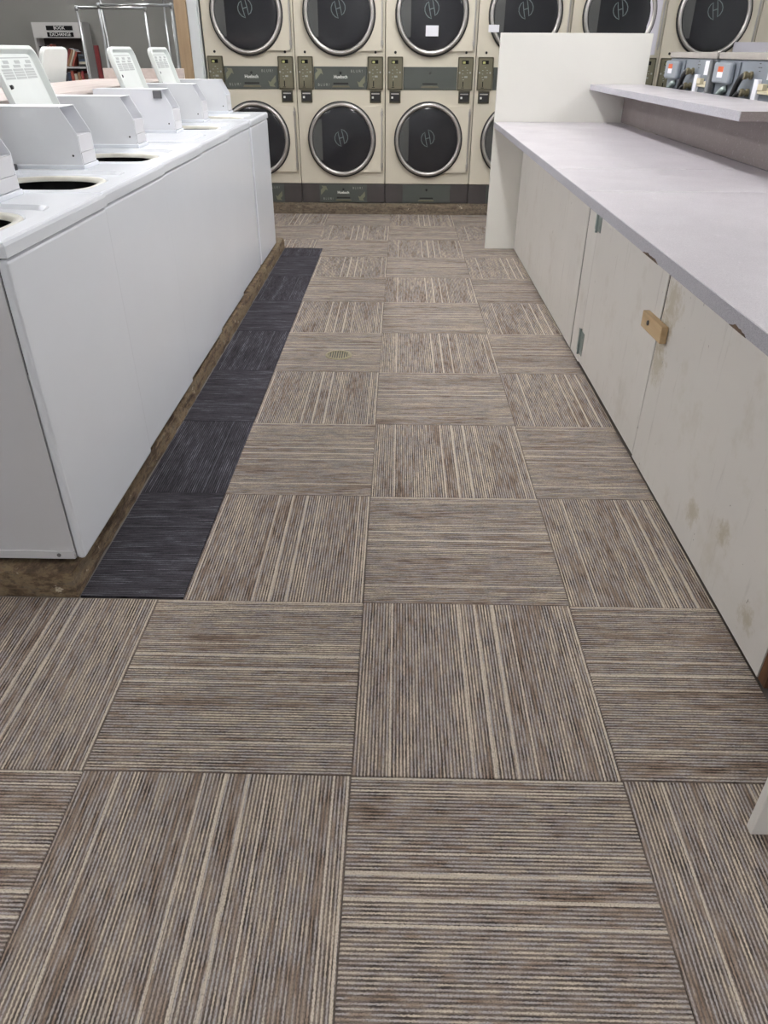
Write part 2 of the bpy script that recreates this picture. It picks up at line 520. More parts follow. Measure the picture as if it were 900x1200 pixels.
# ------------------------------------------------------------------ plinths
def rough_block(name, x0, x1, y0, y1, h, mat, nx, ny, amp, seed):
    rnd = random.Random(seed)
    bm = bmesh.new()
    box(bm, x0, x1, y0, y1, -0.006, h)
    bmesh.ops.subdivide_edges(bm, edges=[e for e in bm.edges if abs(e.verts[0].co.y - e.verts[1].co.y) > 1e-4], cuts=ny, use_grid_fill=True)
    bmesh.ops.subdivide_edges(bm, edges=[e for e in bm.edges if abs(e.verts[0].co.x - e.verts[1].co.x) > 1e-4], cuts=nx, use_grid_fill=True)
    bmesh.ops.subdivide_edges(bm, edges=[e for e in bm.edges if abs(e.verts[0].co.z - e.verts[1].co.z) > 1e-4], cuts=2, use_grid_fill=True)
    for v in bm.verts:
        onx = abs(v.co.x - x1) < 1e-5 or abs(v.co.x - x0) < 1e-5
        ony = abs(v.co.y - y0) < 1e-5 or abs(v.co.y - y1) < 1e-5
        top = abs(v.co.z - h) < 1e-5
        s = rnd.uniform(0, amp)
        if top and (onx or ony):
            v.co.z -= rnd.uniform(0, amp * 1.2)
            s += amp * 0.6
        if abs(v.co.x - x1) < 1e-5: v.co.x -= s
        if abs(v.co.y - y0) < 1e-5: v.co.y += s
    return new_obj(name, bm, mat)
pl = rough_block('washer_plinth', -2.95, PX, PY0, PLY1, 0.08, m_plinth, 6, 90, 0.007, 3)
tag(pl, 'low worn brown masonry plinth under the row of white washers', 'plinth')
dp = rough_block('dryer_plinth', -1.70, 4.95, DY, DY + 0.95, 0.10, m_plinth2, 90, 4, 0.008, 5)
tag(dp, 'low dirty concrete plinth under the stacked dryers', 'plinth')

# ------------------------------------------------------------------ top-load washers
WW = 0.686
def polar_ring(bm, cx, cy, fn, z, angs):
    return [bm.verts.new((cx + fn(a) * math.cos(a), cy + fn(a) * math.sin(a), z)) for a in angs]

def make_washer():
    """local frame: +X is the front, Y runs 0..WW, Z from the plinth top"""
    t = thing('top_load_washer', 'x', 'washer', (0, 0, 0), 0, 'white top load washers in the row')
    # cabinet
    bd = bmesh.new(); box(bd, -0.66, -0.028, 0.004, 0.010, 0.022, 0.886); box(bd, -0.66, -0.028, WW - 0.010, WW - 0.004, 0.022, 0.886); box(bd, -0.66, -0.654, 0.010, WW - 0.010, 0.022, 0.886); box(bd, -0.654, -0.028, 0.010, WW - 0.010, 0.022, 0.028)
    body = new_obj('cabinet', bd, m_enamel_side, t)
    fp = bmesh.new()
    box(fp, -0.026, 0.0, 0.001, WW - 0.001, 0.020, 0.884, 0.011, 3)
    new_obj('front_panel', fp, m_enamel, t, smooth=False)
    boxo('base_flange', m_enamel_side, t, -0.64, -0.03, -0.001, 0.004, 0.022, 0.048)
    for sx in (-0.60, -0.30, -0.075):
        bm = bmesh.new(); lathe(bm, [(0.0001, -0.003), (0.006, -0.003), (0.006, 0.0)], 10, 'y', (sx, -0.001, 0.036)); new_obj('screw', bm, m_screw, t)
    for fx in (-0.62, -0.06):
        for fy in (0.05, WW - 0.05):
            bm = bmesh.new(); lathe(bm, [(0.022, 0.0), (0.022, 0.012), (0.010, 0.013), (0.010, 0.024)], 12, 'z', (fx, fy, 0), cap0=True, cap1=True); new_obj('foot', bm, m_rubber, t)
    # top with lid recess and tub opening
    cx, cy = -0.285, 0.262
    rx0, rx1, ry0, ry1 = -0.665 - cx, 0.004 - cx, 0.0 - cy, WW - cy
    angs = sorted([2 * PI * i / 72 for i in range(72)] + [math.atan2(y, x) % (2 * PI) for x in (rx0, rx1) for y in (ry0, ry1)])
    def rect(ins):
        def f(a):
            c, s = math.cos(a), math.sin(a)
            r = 1e9
            if c > 1e-9: r = min(r, (rx1 - ins) / c)
            if c < -1e-9: r = min(r, (rx0 + ins) / c)
            if s > 1e-9: r = min(r, (ry1 - ins) / s)
            if s < -1e-9: r = min(r, (ry0 + ins) / s)
            return r
        return f
    def sup(a_, b_, e):
        return lambda a: 1.0 / ((abs(math.cos(a)) / a_) ** e + (abs(math.sin(a)) / b_) ** e) ** (1 / e)
    bm = bmesh.new()
    specs = [(rect(0.010), 0.888), (rect(0.0), 0.888), (rect(0.0), 0.914), (rect(0.003), 0.9215), (rect(0.010), 0.925),
             (sup(0.225, 0.218, 7), 0.925), (sup(0.212, 0.205, 7), 0.913), (sup(0.196, 0.188, 2.6), 0.911), (sup(0.192, 0.184, 2.4), 0.907)]
    rings = [polar_ring(bm, cx, cy, f, z, angs) for f, z in specs]
    n = len(angs)
    for a, b in zip(rings, rings[1:]):
        for k_ in range(n):
            bm.faces.new((a[k_], a[(k_ + 1) % n], b[(k_ + 1) % n], b[k_]))
    top = new_obj('top_panel', bm, m_enamel, t)
    bm = bmesh.new()
    rr2 = [polar_ring(bm, cx, cy, sup(a_, a_ - 0.008, 2.4), z, angs) for a_, z in ((0.194, 0.905), (0.191, 0.9115), (0.182, 0.9125), (0.168, 0.909), (0.166, 0.897))]
    for a, b in zip(rr2, rr2[1:]):
        for k_ in range(n): bm.faces.new((a[k_], a[(k_ + 1) % n], b[(k_ + 1) % n], b[k_]))
    new_obj('tub_ring', bm, m_ivory, top, smooth=True)
    bm = bmesh.new()
    lathe(bm, [(0.2, 0.8965), (0.24, 0.896), (0.24, 0.55)], 40, 'z', (cx, cy, 0), cap1=True)
    new_obj('tub', bm, m_black, top)
    # raised ledge and coin meter case
    boxo('meter_base', m_enamel, t, -0.655, -0.237, 0.507, 0.657, 0.9245, 0.940, 0.003)
    y0, y1 = 0.512, 0.652
    zb, zf, zt = 0.940, 1.040, 1.126
    xf, xs, xb = -0.243, -0.292, -0.648
    prof = [(xb, zb), (xf, zb), (xf - 0.002, zf), (xs, zt), (xb, zt)]
    mc = bmesh.new()
    for ya in (y0, y1 - 0.003):
        prism(mc, prof, 'y', ya, ya + 0.003)
    # inner block, its sloping face sunk below the side sheets
    prism(mc, [(xb, zb), (xf - 0.004, zb), (xf - 0.006, zf - 0.004), (xf - 0.075, zf - 0.008), (xs - 0.085, zt - 0.001), (xb, zt - 0.001)], 'y', y0 + 0.003, y1 - 0.003)
    case = new_obj('meter_case', mc, m_case, t)
    boxo('case_top', m_case, case, xb, xs + 0.001, y0, y1, zt - 0.001, zt + 0.0015)
    boxo('coin_door', m_enamel_side, case, xf - 0.004, xf + 0.001, y0 + 0.006, y1 - 0.006, zb + 0.003, zb + 0.040)
    boxo('coin_plate', m_enamel_side, case, xf - 0.006, xf - 0.001, y0 + 0.006, y1 - 0.006, zb + 0.042, zf - 0.006)
    bm = bmesh.new(); lathe(bm, [(0.0001, -0.001), (0.004, -0.001), (0.004, 0.002)], 8, 'y', (xf - 0.03, y0, zb + 0.03)); new_obj('screw', bm, m_mark, case)
    return t

def make_lid(t, open_=True):
    """open lid hinged on the rear edge; local frame of the lid: X up along the lid, Y across, Z outwards (underside)"""
    L, W = 0.385, 0.40
    lid = bpy.data.objects.new('lid', None)
    bm = bmesh.new()
    out = rrect(0.0, L, -W / 2, W / 2, 0.045, 6)
    inn = rrect(0.012, L - 0.014, -W / 2 + 0.014, W / 2 - 0.014, 0.036, 6)
    inn2 = rrect(0.020, L - 0.024, -W / 2 + 0.024, W / 2 - 0.024, 0.030, 6)
    ou2 = rrect(0.006, L - 0.006, -W / 2 + 0.006, W / 2 - 0.006, 0.040, 6)
    rings = []
    for pts, z in ((ou2, -0.022), (out, -0.014), (out, 0.004), (inn, 0.007), (inn2, -0.016)):
        rings.append([bm.verts.new((p[0], p[1], z)) for p in pts])
    n = len(out)
    for a, b in zip(rings, rings[1:]):
        for i in range(n): bm.faces.new((a[i], a[(i + 1) % n], b[(i + 1) % n], b[i]))
    bm.faces.new(rings[0]); bm.faces.new(rings[-1][::-1])
    lid = new_obj('lid', bm, m_lidin if open_ else m_enamel, t)
    if open_:
        ang = math.radians(107)
        lid.matrix_local = Matrix.Translation((-0.488, 0.25, 0.944)) @ Matrix.Rotation(-ang, 4, 'Y') @ Matrix.Rotation(PI, 4, 'X')
        # local +Z must face the front: the underside
        # printed instruction label
        lb = bmesh.new()
        box(lb, 0.345, 0.3485, -0.15, 0.15, -0.0158, -0.0152)
        for c in range(3):
            yb = -0.15 + c * 0.10
            box(lb, 0.326, 0.338, yb, yb + 0.045, -0.0158, -0.0152)
            box(lb, 0.312, 0.322, yb + 0.01, yb + 0.07, -0.0158, -0.0152)
            for q in range(4):
                box(lb, 0.272 + q * 0.0095, 0.2795 + q * 0.0095, yb, yb + 0.088, -0.0158, -0.0152)
        new_obj('instruction_print', lb, m_print, lid)
        bm = bmesh.new(); lathe(bm, [(0.0001, -0.004), (0.006, -0.004), (0.0075, -0.007), (0.0075, -0.016)], 14, 'z', (0.245, 0.135, 0)); new_obj('bumper', bm, m_rubber, lid)
        bm = bmesh.new(); lathe(bm, [(0.0001, -0.012), (0.006, -0.012), (0.006, 0.0)], 10, 'y', (0.255, -W / 2, -0.004)); new_obj('hinge_pin', bm, m_darkgrey, lid)
    else:
        lid.matrix_local = Matrix.Translation((-0.475, 0.262, 0.917)) @ Matrix.Rotation(PI, 4, 'X') @ Matrix.Diagonal((1, 1, 0.6, 1))
    for yy_ in (0.03, 0.47):
        bm = bmesh.new(); box(bm, -0.505, -0.478, yy_, yy_ + 0.02, 0.915, 0.945, 0.004); new_obj('hinge', bm, m_darkgrey, t)
    return lid

WY0, WP = 0.667, 0.6915
wlabels = ['white top load washer nearest the viewer, its left side panel showing',
           'white top load washer second from the near end of the row',
           'white top load washer third in the row, large open lid with printed label',
           'white top load washer fourth in the row, lid closed, grey tab on its coin case',
           'white top load washer fifth in the row, middle one of the open lids',
           'white top load washer at the far end, beyond a narrow gap in the row']
wproto = make_washer()
closed_src = None
washers = []
for i in range(6):
    w = wproto if i == 5 else copy_tree(wproto)
    w.location = (-0.828 - 0.0105 * i, (WY0 + WP * i) if i < 5 else 4.172, 0.08)
    if i == 5: w.location.x = -0.870
    w['label'] = wlabels[i]
    washers.append(w)
lidsrc = make_lid(washers[2], True)
make_lid(washers[3], False)
for i in (0, 1, 4, 5):
    copy_tree(lidsrc, washers[i])
    for hg in [h for h in bpy.data.objects if h.parent == washers[2] and h.name.startswith('hinge')]:
        copy_tree(hg, washers[i])
bm = bmesh.new(); box(bm, -0.335, -0.290, 0.500, 0.511, 1.085, 1.122, 0.003); new_obj('flap', bm, m_screw, washers[3])
# the washer of the opposite row whose raised lid shows behind the near lid
ow = copy_tree(wproto)
ow.location = (-2.78, 4.76, 0.08); ow.rotation_euler = (0, 0, PI)
ow['label'] = 'white top load washer of the opposite row, smooth back of its raised lid showing'
ow['group'] = 'white top load washers in the row'
del ow['group']

# plywood cover over the pipe chase between the rows
t = thing('pipe_chase_cover', 'pink beige plywood cover over the gap behind the washers', 'cover', (-1.86, 2.9, 0.08))
boxo('cover_board', m_pink, t, -0.26, 0.30, -2.23, 2.12, 1.102, 1.12, 0.003)
boxo('end_board', m_pink, t, -0.20, 0.385, 2.12, 2.14, 1.05, 1.185, 0.004)
for sx in (-0.24, 0.26):
    boxo('side_board', m_pink, t, sx, sx + 0.018, -2.2, 2.1, 0.0, 1.102)

# ------------------------------------------------------------------ stacked dryers
DW = 0.818
def logo_mesh(mat, parent, c, s, y):
    """two leaf outlines joined by a bar, leaning: an H-like emblem"""
    bm = bmesh.new()
    def pl_(pts, closed):
        P = [(c[0] + (p[0] * math.cos(.12) - p[1] * math.sin(.12)) * s, c[1] + (p[0] * math.sin(.12) + p[1] * math.cos(.12)) * s) for p in pts]
        n = len(P)
        wd = 0.0034
        A = []; B = []
        for i in range(n):
            if closed: a, b = P[i - 1], P[(i + 1) % n]
            else: a, b = P[max(i - 1, 0)], P[min(i + 1, n - 1)]
            dx, dz = b[0] - a[0], b[1] - a[1]
            L = math.hypot(dx, dz) or 1
            nx, nz = -dz / L * wd, dx / L * wd
            A.append(bm.verts.new((P[i][0] + nx, y, P[i][1] + nz)))
            B.append(bm.verts.new((P[i][0] - nx, y, P[i][1] - nz)))
        for i in range(n if closed else n - 1):
            j = (i + 1) % n
            bm.faces.new((A[i], A[j], B[j], B[i]))
    left = [(-.34, .80), (-.66, .62), (-.90, .24), (-.94, -.16), (-.80, -.56), (-.52, -.88), (-.14, -1.08), (-.22, -.70), (-.30, -.05), (-.34, .42)]
    pl_(left, True)
    pl_([(-p[0], -p[1]) for p in left], True)
    pl_([(-0.30, -0.05), (0.30, 0.05)], False)
    r = bmesh.ops.extrude_face_region(bm, geom=bm.faces[:])
    for v in [g for g in r['geom'] if isinstance(g, bmesh.types.BMVert)]: v.co.y -= 0.0008
    return new_obj('emblem', bm, mat, parent)

def arc_pts(cx, cz, r, a0, a1, n):
    return [(cx + r * math.cos(a0 + (a1 - a0) * i / n), cz + r * math.sin(a0 + (a1 - a0) * i / n)) for i in range(n + 1)]

def dryer_door(t, zc, upper):
    R = 0.314
    hw = 0.372
    # round-left, square-right door sheet
    pts = arc_pts(0, zc, R + 0.004, math.radians(61.6), math.radians(298.4), 36) + [(hw, zc - 0.278), (hw, zc + 0.278)]
    bm = bmesh.new(); prism(bm, pts, 'y', -0.022, -0.001)
    d = new_obj('door', bm, m_creamdoor, t)
    bm = bmesh.new()
    lathe(bm, [(R + 0.010, -0.018), (R + 0.008, -0.030), (R - 0.002, -0.034), (R - 0.004, -0.022)], 64, 'y', (0, 0, zc), close=True)
    new_obj('gasket', bm, m_rubber, d, smooth=False)
    bm = bmesh.new()
    lathe(bm, [(R - 0.002, -0.022), (R - 0.003, -0.034), (R - 0.013, -0.044), (R - 0.028, -0.043), (R - 0.036, -0.034), (R - 0.040, -0.022)], 64, 'y', (0, 0, zc), close=True)
    new_obj('door_ring', bm, m_chrome, d, smooth=True)
    bm = bmesh.new()
    rg = R - 0.037
    prof = [(0.0005, -0.040)] + [(rg * math.sin(i / 8 * PI / 2), -0.028 - 0.012 * math.cos(i / 8 * PI / 2)) for i in range(1, 9)] + [(rg, -0.0225)]
    lathe(bm, prof, 64, 'y', (0, 0, zc))
    g = new_obj('glass', bm, m_glass, d, smooth=True)
    # grey strip on the latch side of the glass
    xs = -0.185
    hh = 0.175
    rr_ = rg - 0.002
    a = math.asin(hh / rr_)
    bm = bmesh.new()
    prism(bm, [(xs, zc + hh)] + arc_pts(0, zc, rr_, PI - a, PI + a, 16) + [(xs, zc - hh)], 'y', -0.0415, -0.036)
    new_obj('latch_strip', bm, m_strip, d)
    logo_mesh(m_logo, d, (-0.005, zc + (0.035 if upper else 0.02)), 0.066, -0.0412)
    # piano hinge on the right
    bm = bmesh.new(); box(bm, hw + 0.001, hw + 0.012, -0.026, -0.001, zc - 0.262, zc + 0.262, 0.002)
    for q in (-0.22, 0.22):
        box(bm, hw - 0.004, hw + 0.016, -0.029, -0.001, zc + q - 0.02, zc + q + 0.02, 0.003)
    new_obj('hinge', bm, m_chrome, d)
    return d

def band_decal(parent, x0, x1, z0, z1, y):
    w, h = x1 - x0, z1 - z0
    cx, cz = (x0 + x1) / 2, (z0 + z1) / 2
    ar = [(-0.02, -0.5), (0.42, 0.02), (0.5, 0.42), (0.05, 0.5), (0.12, 0.36), (-0.42, 0.12), (-0.45, -0.42)]
    ar = [(-.45, -.5), (-.46, .05), (-.18, .3), (-.36, .5), (.26, .46), (.45, -.02), (.2, .1)]
    for sx, sz, sg in ((x0 + 0.10 * w, z0 + 0.66 * h, 1), (x1 - 0.12 * w, z0 + 0.36 * h, -1)):
        bm = bmesh.new(); prism(bm, [(sx + sg * p[0] * 0.16 * w, sz + sg * p[1] * 0.52 * h) for p in ar], 'y', y - 0.0008, y)
        new_obj('arrow_print', bm, m_arrow, parent)
    text_obj('maker_lettering', 'Huebsch', 0.20 * h, m_white, parent, FACE_NY(cx, y - 0.0004, cz + 0.05 * h), bold=0.0008)
    text_obj('slogan_lettering', 'BLUR!', 0.17 * h, m_greytext, parent, FACE_NY(x1 - 0.20 * w, y - 0.0004, z1 - 0.2 * h), spacing=1.45)
    text_obj('slogan_lettering', 'BLUR!', 0.17 * h, m_greytext, parent, FACE_NY(x0 + 0.18 * w, y - 0.0004, z0 + 0.2 * h), spacing=1.45)

def band(t, name, x0, x1, z0, z1, y, kind, mat):
    b = boxo(name, mat, t, x0, x1, y, -0.0005, z0, z1, 0.001, 1)
    w, h = x1 - x0, z1 - z0
    cx = (x0 + x1) / 2
    bm = bmesh.new(); prism(bm, [(cx - 0.17 * w, z0 + 0.09 * h), (cx + 0.17 * w, z0 + 0.09 * h), (cx + 0.15 * w, z0 + 0.17 * h), (cx - 0.15 * w, z0 + 0.17 * h)], 'y', y - 0.006, y)
    new_obj('pull_lip', bm, m_olive, b)
    boxo('pull_recess', m_black, b, cx - 0.14 * w, cx + 0.14 * w, y - 0.001, y + 0.002, z0 + 0.22 * h, z0 + 0.30 * h)
    bm = bmesh.new(); lathe(bm, [(0.0001, y - 0.003), (0.009, y - 0.003), (0.011, y)], 14, 'y', (cx, 0, z0 + 0.72 * h)); new_obj('lock', bm, m_black, b)
    if kind == 'print': band_decal(b, x0, x1, z0, z1, y)
    return b

def make_dryer(kind, low):
    t = thing('stacked_dryer', 'x', 'dryer', (0, 0, 0), 0, 'cream stacked dryers along the back')
    hw = DW / 2 - 0.003
    bm = bmesh.new(); box(bm, -hw, hw, 0, 0.8, 0.275 - 0.10, 1.93, 0.004); new_obj('cabinet', bm, m_cream, t)
    boxo('side_flange', m_cream, t, hw - 0.014, hw - 0.002, -0.010, 0.0, 0.18, 1.92, 0.002)
    # foot: dark kick plate with a service panel
    boxo('kick_plate', m_kick, t, -hw, hw, 0.004, 0.78, 0.0, 0.174, 0.002, 1)
    b = band(t, 'service_panel', -0.235, 0.235, 0.004, 0.168, -0.003, low, m_band)
    dryer_door(t, 0.560, False)
    dryer_door(t, 1.555, True)
    band(t, 'lint_panel', -0.245, 0.245, 0.975, 1.155, -0.006, kind, m_band)
    for sx in (-1, 1):
        cx = sx * 0.319
        pts = rrect(cx - 0.070, cx + 0.070, 0.973, 1.232, 0.006, 2)
        pts = [(p[0], p[1] + (0.012 * (1 - ((p[0] - cx) / 0.07) ** 2) if p[1] > 1.2 else 0)) for p in pts]
        bm = bmesh.new(); prism(bm, pts, 'y', -0.016, -0.0005)
        c = new_obj('control_panel', bm, m_olivelip, t)
        bm = bmesh.new(); prism(bm, [(cx + (p[0] - cx) * 0.84, 1.10 + (p[1] - 1.10) * 0.92) for p in pts], 'y', -0.019, -0.015)
        f = new_obj('control_face', bm, m_olive, c)
        boxo('display', m_blackgloss, c, cx - 0.034, cx + 0.026, -0.021, -0.018, 1.178, 1.207)
        boxo('display_digits', m_led, c, cx - 0.027, cx - 0.004, -0.0218, -0.020, 1.182, 1.200)
        bm = bmesh.new()
        for (bx, bz) in ((-0.052, 1.112), (0.044, 1.112)):
            lathe(bm, [(0.0001, -0.0225), (0.008, -0.0225), (0.008, -0.018)], 10, 'y', (cx + bx, 0, bz))
        box(bm, cx - 0.008, cx + 0.020, -0.0215, -0.018, 1.072, 1.086)
        new_obj('button', bm, m_greytext, c)
        bm = bmesh.new()
        for (bx, bz) in ((-0.03, 1.128), (0.01, 1.13), (-0.03, 1.10), (0.012, 1.108), (-0.008, 1.15), (-0.022, 1.055), (-0.03, 1.075)):
            box(bm, cx + bx, cx + bx + 0.012, -0.0200, -0.018, bz, bz + 0.005)
        new_obj('legend_print', bm, m_greytext, c)
        text_obj('number_lettering', '1', 0.06, m_blackgloss, c, FACE_NY(cx - 0.018, -0.0196, 1.018), bold=0.001)
        boxo('number_bar', m_blackgloss, c, cx - 0.032, cx - 0.006, -0.0200, -0.018, 0.990, 0.995)
        # coin slide
        k_ = boxo('coin_slot', m_olivelip, t, cx - 0.052, cx + 0.052, -0.010, -0.0005, 0.868, 0.965, 0.002, 1)
        boxo('coin_plate', m_rubber, k_, cx - 0.042, cx + 0.042, -0.014, -0.008, 0.880, 0.955, 0.002, 1)
        boxo('coin_bar', m_chrome, k_, cx - 0.036, cx + 0.036, -0.017, -0.012, 0.937, 0.947)
        boxo('coin_button', m_white, k_, cx - 0.034, cx - 0.016, -0.019, -0.012, 0.903, 0.921, 0.002, 1)
        bm = bmesh.new(); lathe(bm, [(0.0001, -0.006), (0.009, -0.006), (0.011, 0.0)], 14, 'y', (cx, 0, 1.266)); new_obj('lock', bm, m_black, t)
    return t

SEAM0 = -1.692
dl = ['cream stacked dryer at the left end, beside the oak corner trim',
      'cream stacked dryer second from the left, printed service panel at its foot',
      'cream stacked dryer with a small white notice on its upper door',
      'cream stacked dryer with a torn white tape on its upper door, partly behind the divider',
      'cream stacked dryer whose door top shows above the middle of the white divider',
      'cream stacked dryer at the right, above the grey washer backs',
      'cream stacked dryer at the right picture edge, mostly cut off']
pa = make_dryer('print', 'print')
pb = make_dryer('plain', 'plain')
seq = [pa, pa, pb, pb, pb, pb, pb]
used = set()
dry = []
for i, src in enumerate(seq):
    if src in used: d = copy_tree(src)
    else: d = src; used.add(src)
    d.location = (SEAM0 + DW * (i + 0.5), DY + 0.03, 0.10)
    d['label'] = dl[i]
    dry.append(d)

def on_dryer(name, mat, x0, x1, z0, z1, y, label, cat, th=0.001, group=None):
    return tag(boxo(name, mat, None, x0, x1, y - th, y, z0, z1), label, cat, group)
on_dryer('paper_notice', m_paper, 0.300, 0.412, 1.488, 1.568, 6.640, 'small white paper notice taped to a dark dryer door', 'paper')
on_dryer('masking_tape', m_paper, 0.852, 0.945, 1.520, 1.575, 6.640, 'torn strip of white tape across a dryer door rim', 'tape')
on_dryer('lilac_sheet', m_lilac, 2.235, 2.345, 1.355, 1.80, 6.654, 'tall pale lilac sheet hanging between two dryers', 'paper')
on_dryer('lilac_card', m_lilac, 3.02, 3.40, 1.20, 1.456, 6.630, 'wide pale lilac card at the right picture edge', 'card')

# ------------------------------------------------------------------ folding counter
CT, CTH = 0.927, 0.036
t = thing('folding_counter', 'long lilac grey laminate counter top along the right', 'counter', (0.80, 5.20, 0))
secs = [(-5.34, -3.217), (-3.213, -2.582), (-2.578, -0.002)]
for a, b in secs:
    boxo('worktop_section', m_lam, t, 0.002, 0.952, a, b, CT - CTH, CT, 0.0012, 1)
for a in (-3.2165, -2.5815):
    boxo('joint_sheen_strip', m_joint_sheen, t, 0.03, 0.60, a - 0.001, a + 0.005, CT - 0.01, CT + 0.0008)  # bright strips put the sheen along the worktop joints into colour
eb = boxo('edge_band', m_lamedge, t, -0.001, 0.002, -5.34, -0.002, CT - CTH, CT - 0.0008)
def chip(y, ln, h):
    rnd = random.Random(int(y * 100))
    n = 9
    up = [(y + ln * i / n, CT - CTH + h * (0.35 + 0.65 * rnd.random()) * (1 - abs(2 * i / n - 1) ** 3)) for i in range(n + 1)]
    dn = [(y + ln * i / n, CT - CTH - 0.0005) for i in range(n, -1, -1)]
    bm = bmesh.new(); prism(bm, up + dn, 'x', -0.0016, 0.0)
    new_obj('chip', bm, m_chip, eb)
chip(-4.21, 0.15, 0.010)
chip(-4.81, 0.09, 0.010)

t = thing('base_cabinet', 'worn white painted plywood cabinet run below the counter', 'cabinet', (CABX, 5.198, 0))
ZT = CT - CTH - 0.001
def L(y): return y - 5.198
boxo('carcass', m_carcass_shade, t, 0.022, 0.70, L(0.33), L(5.19), 0.004, ZT - 0.002)
boxo('fixed_panel', m_paint1, t, 0.0, 0.020, L(2.832), L(5.195), 0.0, ZT, 0.0015, 1)
boxo('stile', m_paint1, t, 0.001, 0.020, L(2.622), L(2.815), 0.0, ZT, 0.0015, 1)
bm = bmesh.new(); box(bm, 0.0, 0.020, -1.062, 0.0, 0.012, ZT - 0.004, 0.0015, 1)
d1 = new_obj('door', bm, m_paint1, t, loc=(0, L(2.615), 0))
bm = bmesh.new()
prism(bm, [(0.0105, 0.004), (-1.212, 0.004), (-1.212, ZT - 0.002), (-0.006, ZT - 0.002), (0.004, 0.5), (0.0095, 0.25)], 'x', 0.001, 0.020)
for v in bm.verts: v.co.x += 0.0
d2 = new_obj('door', bm, m_paint2, t, loc=(0, L(1.540), 0))
d2['label'] = 'door stained yellow around the latch'
def hinge(zc):
    bm = bmesh.new()
    box(bm, -0.0035, -0.0005, -0.060, 0.050, zc - 0.058, zc + 0.058, 0.001, 1)
    tube(bm, [(-0.006, 0.004, zc - 0.066), (-0.006, 0.004, zc + 0.066)], 0.006, 10)
    for yy_ in (-0.04, 0.034):
        for zz in (-0.036, 0.036):
            lathe(bm, [(0.0001, -0.0055), (0.005, -0.0055), (0.006, -0.0035)], 8, 'x', (0, yy_, zc + zz))
    return new_obj('hinge', bm, m_galv, d1)
hinge(0.715); hinge(0.11)
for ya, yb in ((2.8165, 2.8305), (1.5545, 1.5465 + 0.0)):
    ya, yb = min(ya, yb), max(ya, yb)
    boxo('gap_shade_strip', m_carcass_shade, t, 0.0035, 0.0215, L(ya), L(yb), 0.004, ZT - 0.003)  # dark strips stand in for the shade inside the door gaps
bm = bmesh.new(); box(bm, -0.026, -0.0015, -0.115, 0.115, -0.030, 0.030, 0.003)
lb = new_obj('latch_block', bm, m_block, d1, loc=(0, -1.055, 0.535))
lb.rotation_euler = (math.radians(-2), 0, 0)
bm = bmesh.new(); lathe(bm, [(0.0001, -0.030), (0.008, -0.030), (0.010, -0.026)], 12, 'x', (0, -1.02, 0.537)); new_obj('screw', bm, m_screw, d1)
boxo('raw_edge', m_raw, t, 0.004, 0.06, L(0.290), L(0.326), 0.002, ZT - 0.01)
boxo('inner_panel', m_paint1, t, 0.05, 0.068, L(-0.085), L(0.286), 0.002, ZT - 0.01)

# white divider at the far end and the end panel nearest the viewer
dv = boxo('divider_panel', m_divider, None, 0.802, 1.892, 5.202, 5.238, 0.0, 1.492, 0.002, 1)
tag(dv, 'tall white divider board standing at the far end of the counter', 'divider')
ep = boxo('end_panel', m_paint1, None, 0.842, 1.72, -0.128, -0.106, 0.001, CT - CTH - 0.002, 0.002, 1)
tag(ep, 'white painted end panel under the near end of the counter', 'panel')

# raised shelf on its back board
t = thing('raised_shelf', 'lilac grey laminate shelf raised above the back of the counter', 'shelf', (1.76, 5.2, CT))
boxo('back_board', m_lamback, t, -0.006, 0.024, -4.9, -0.003, 0.001, 0.212, 0.001, 1)
boxo('shelf_board', m_lam, t, -0.268, 0.130, -2.825, -0.003, 0.2125, 0.2490, 0.001, 1)
boxo('shelf_edge', m_lamedge, t, -0.2705, -0.268, -2.825, -0.003, 0.2125, 0.2485)
boxo('shelf_end', m_lamback, t, -0.268, 0.130, -2.828, -2.825, 0.2125, 0.2485)
bx = thing('small_box', 'corner of a small white box on the counter at the right edge', 'box', (1.655, 1.95, CT))
boxo('carton', m_paper, bx, -0.09, 0.04, -0.12, 0.12, 0.0005, 0.055, 0.002, 1)
boxo('box_lid', m_paper, bx, -0.094, 0.044, -0.124, 0.124, 0.050, 0.070, 0.002, 1)

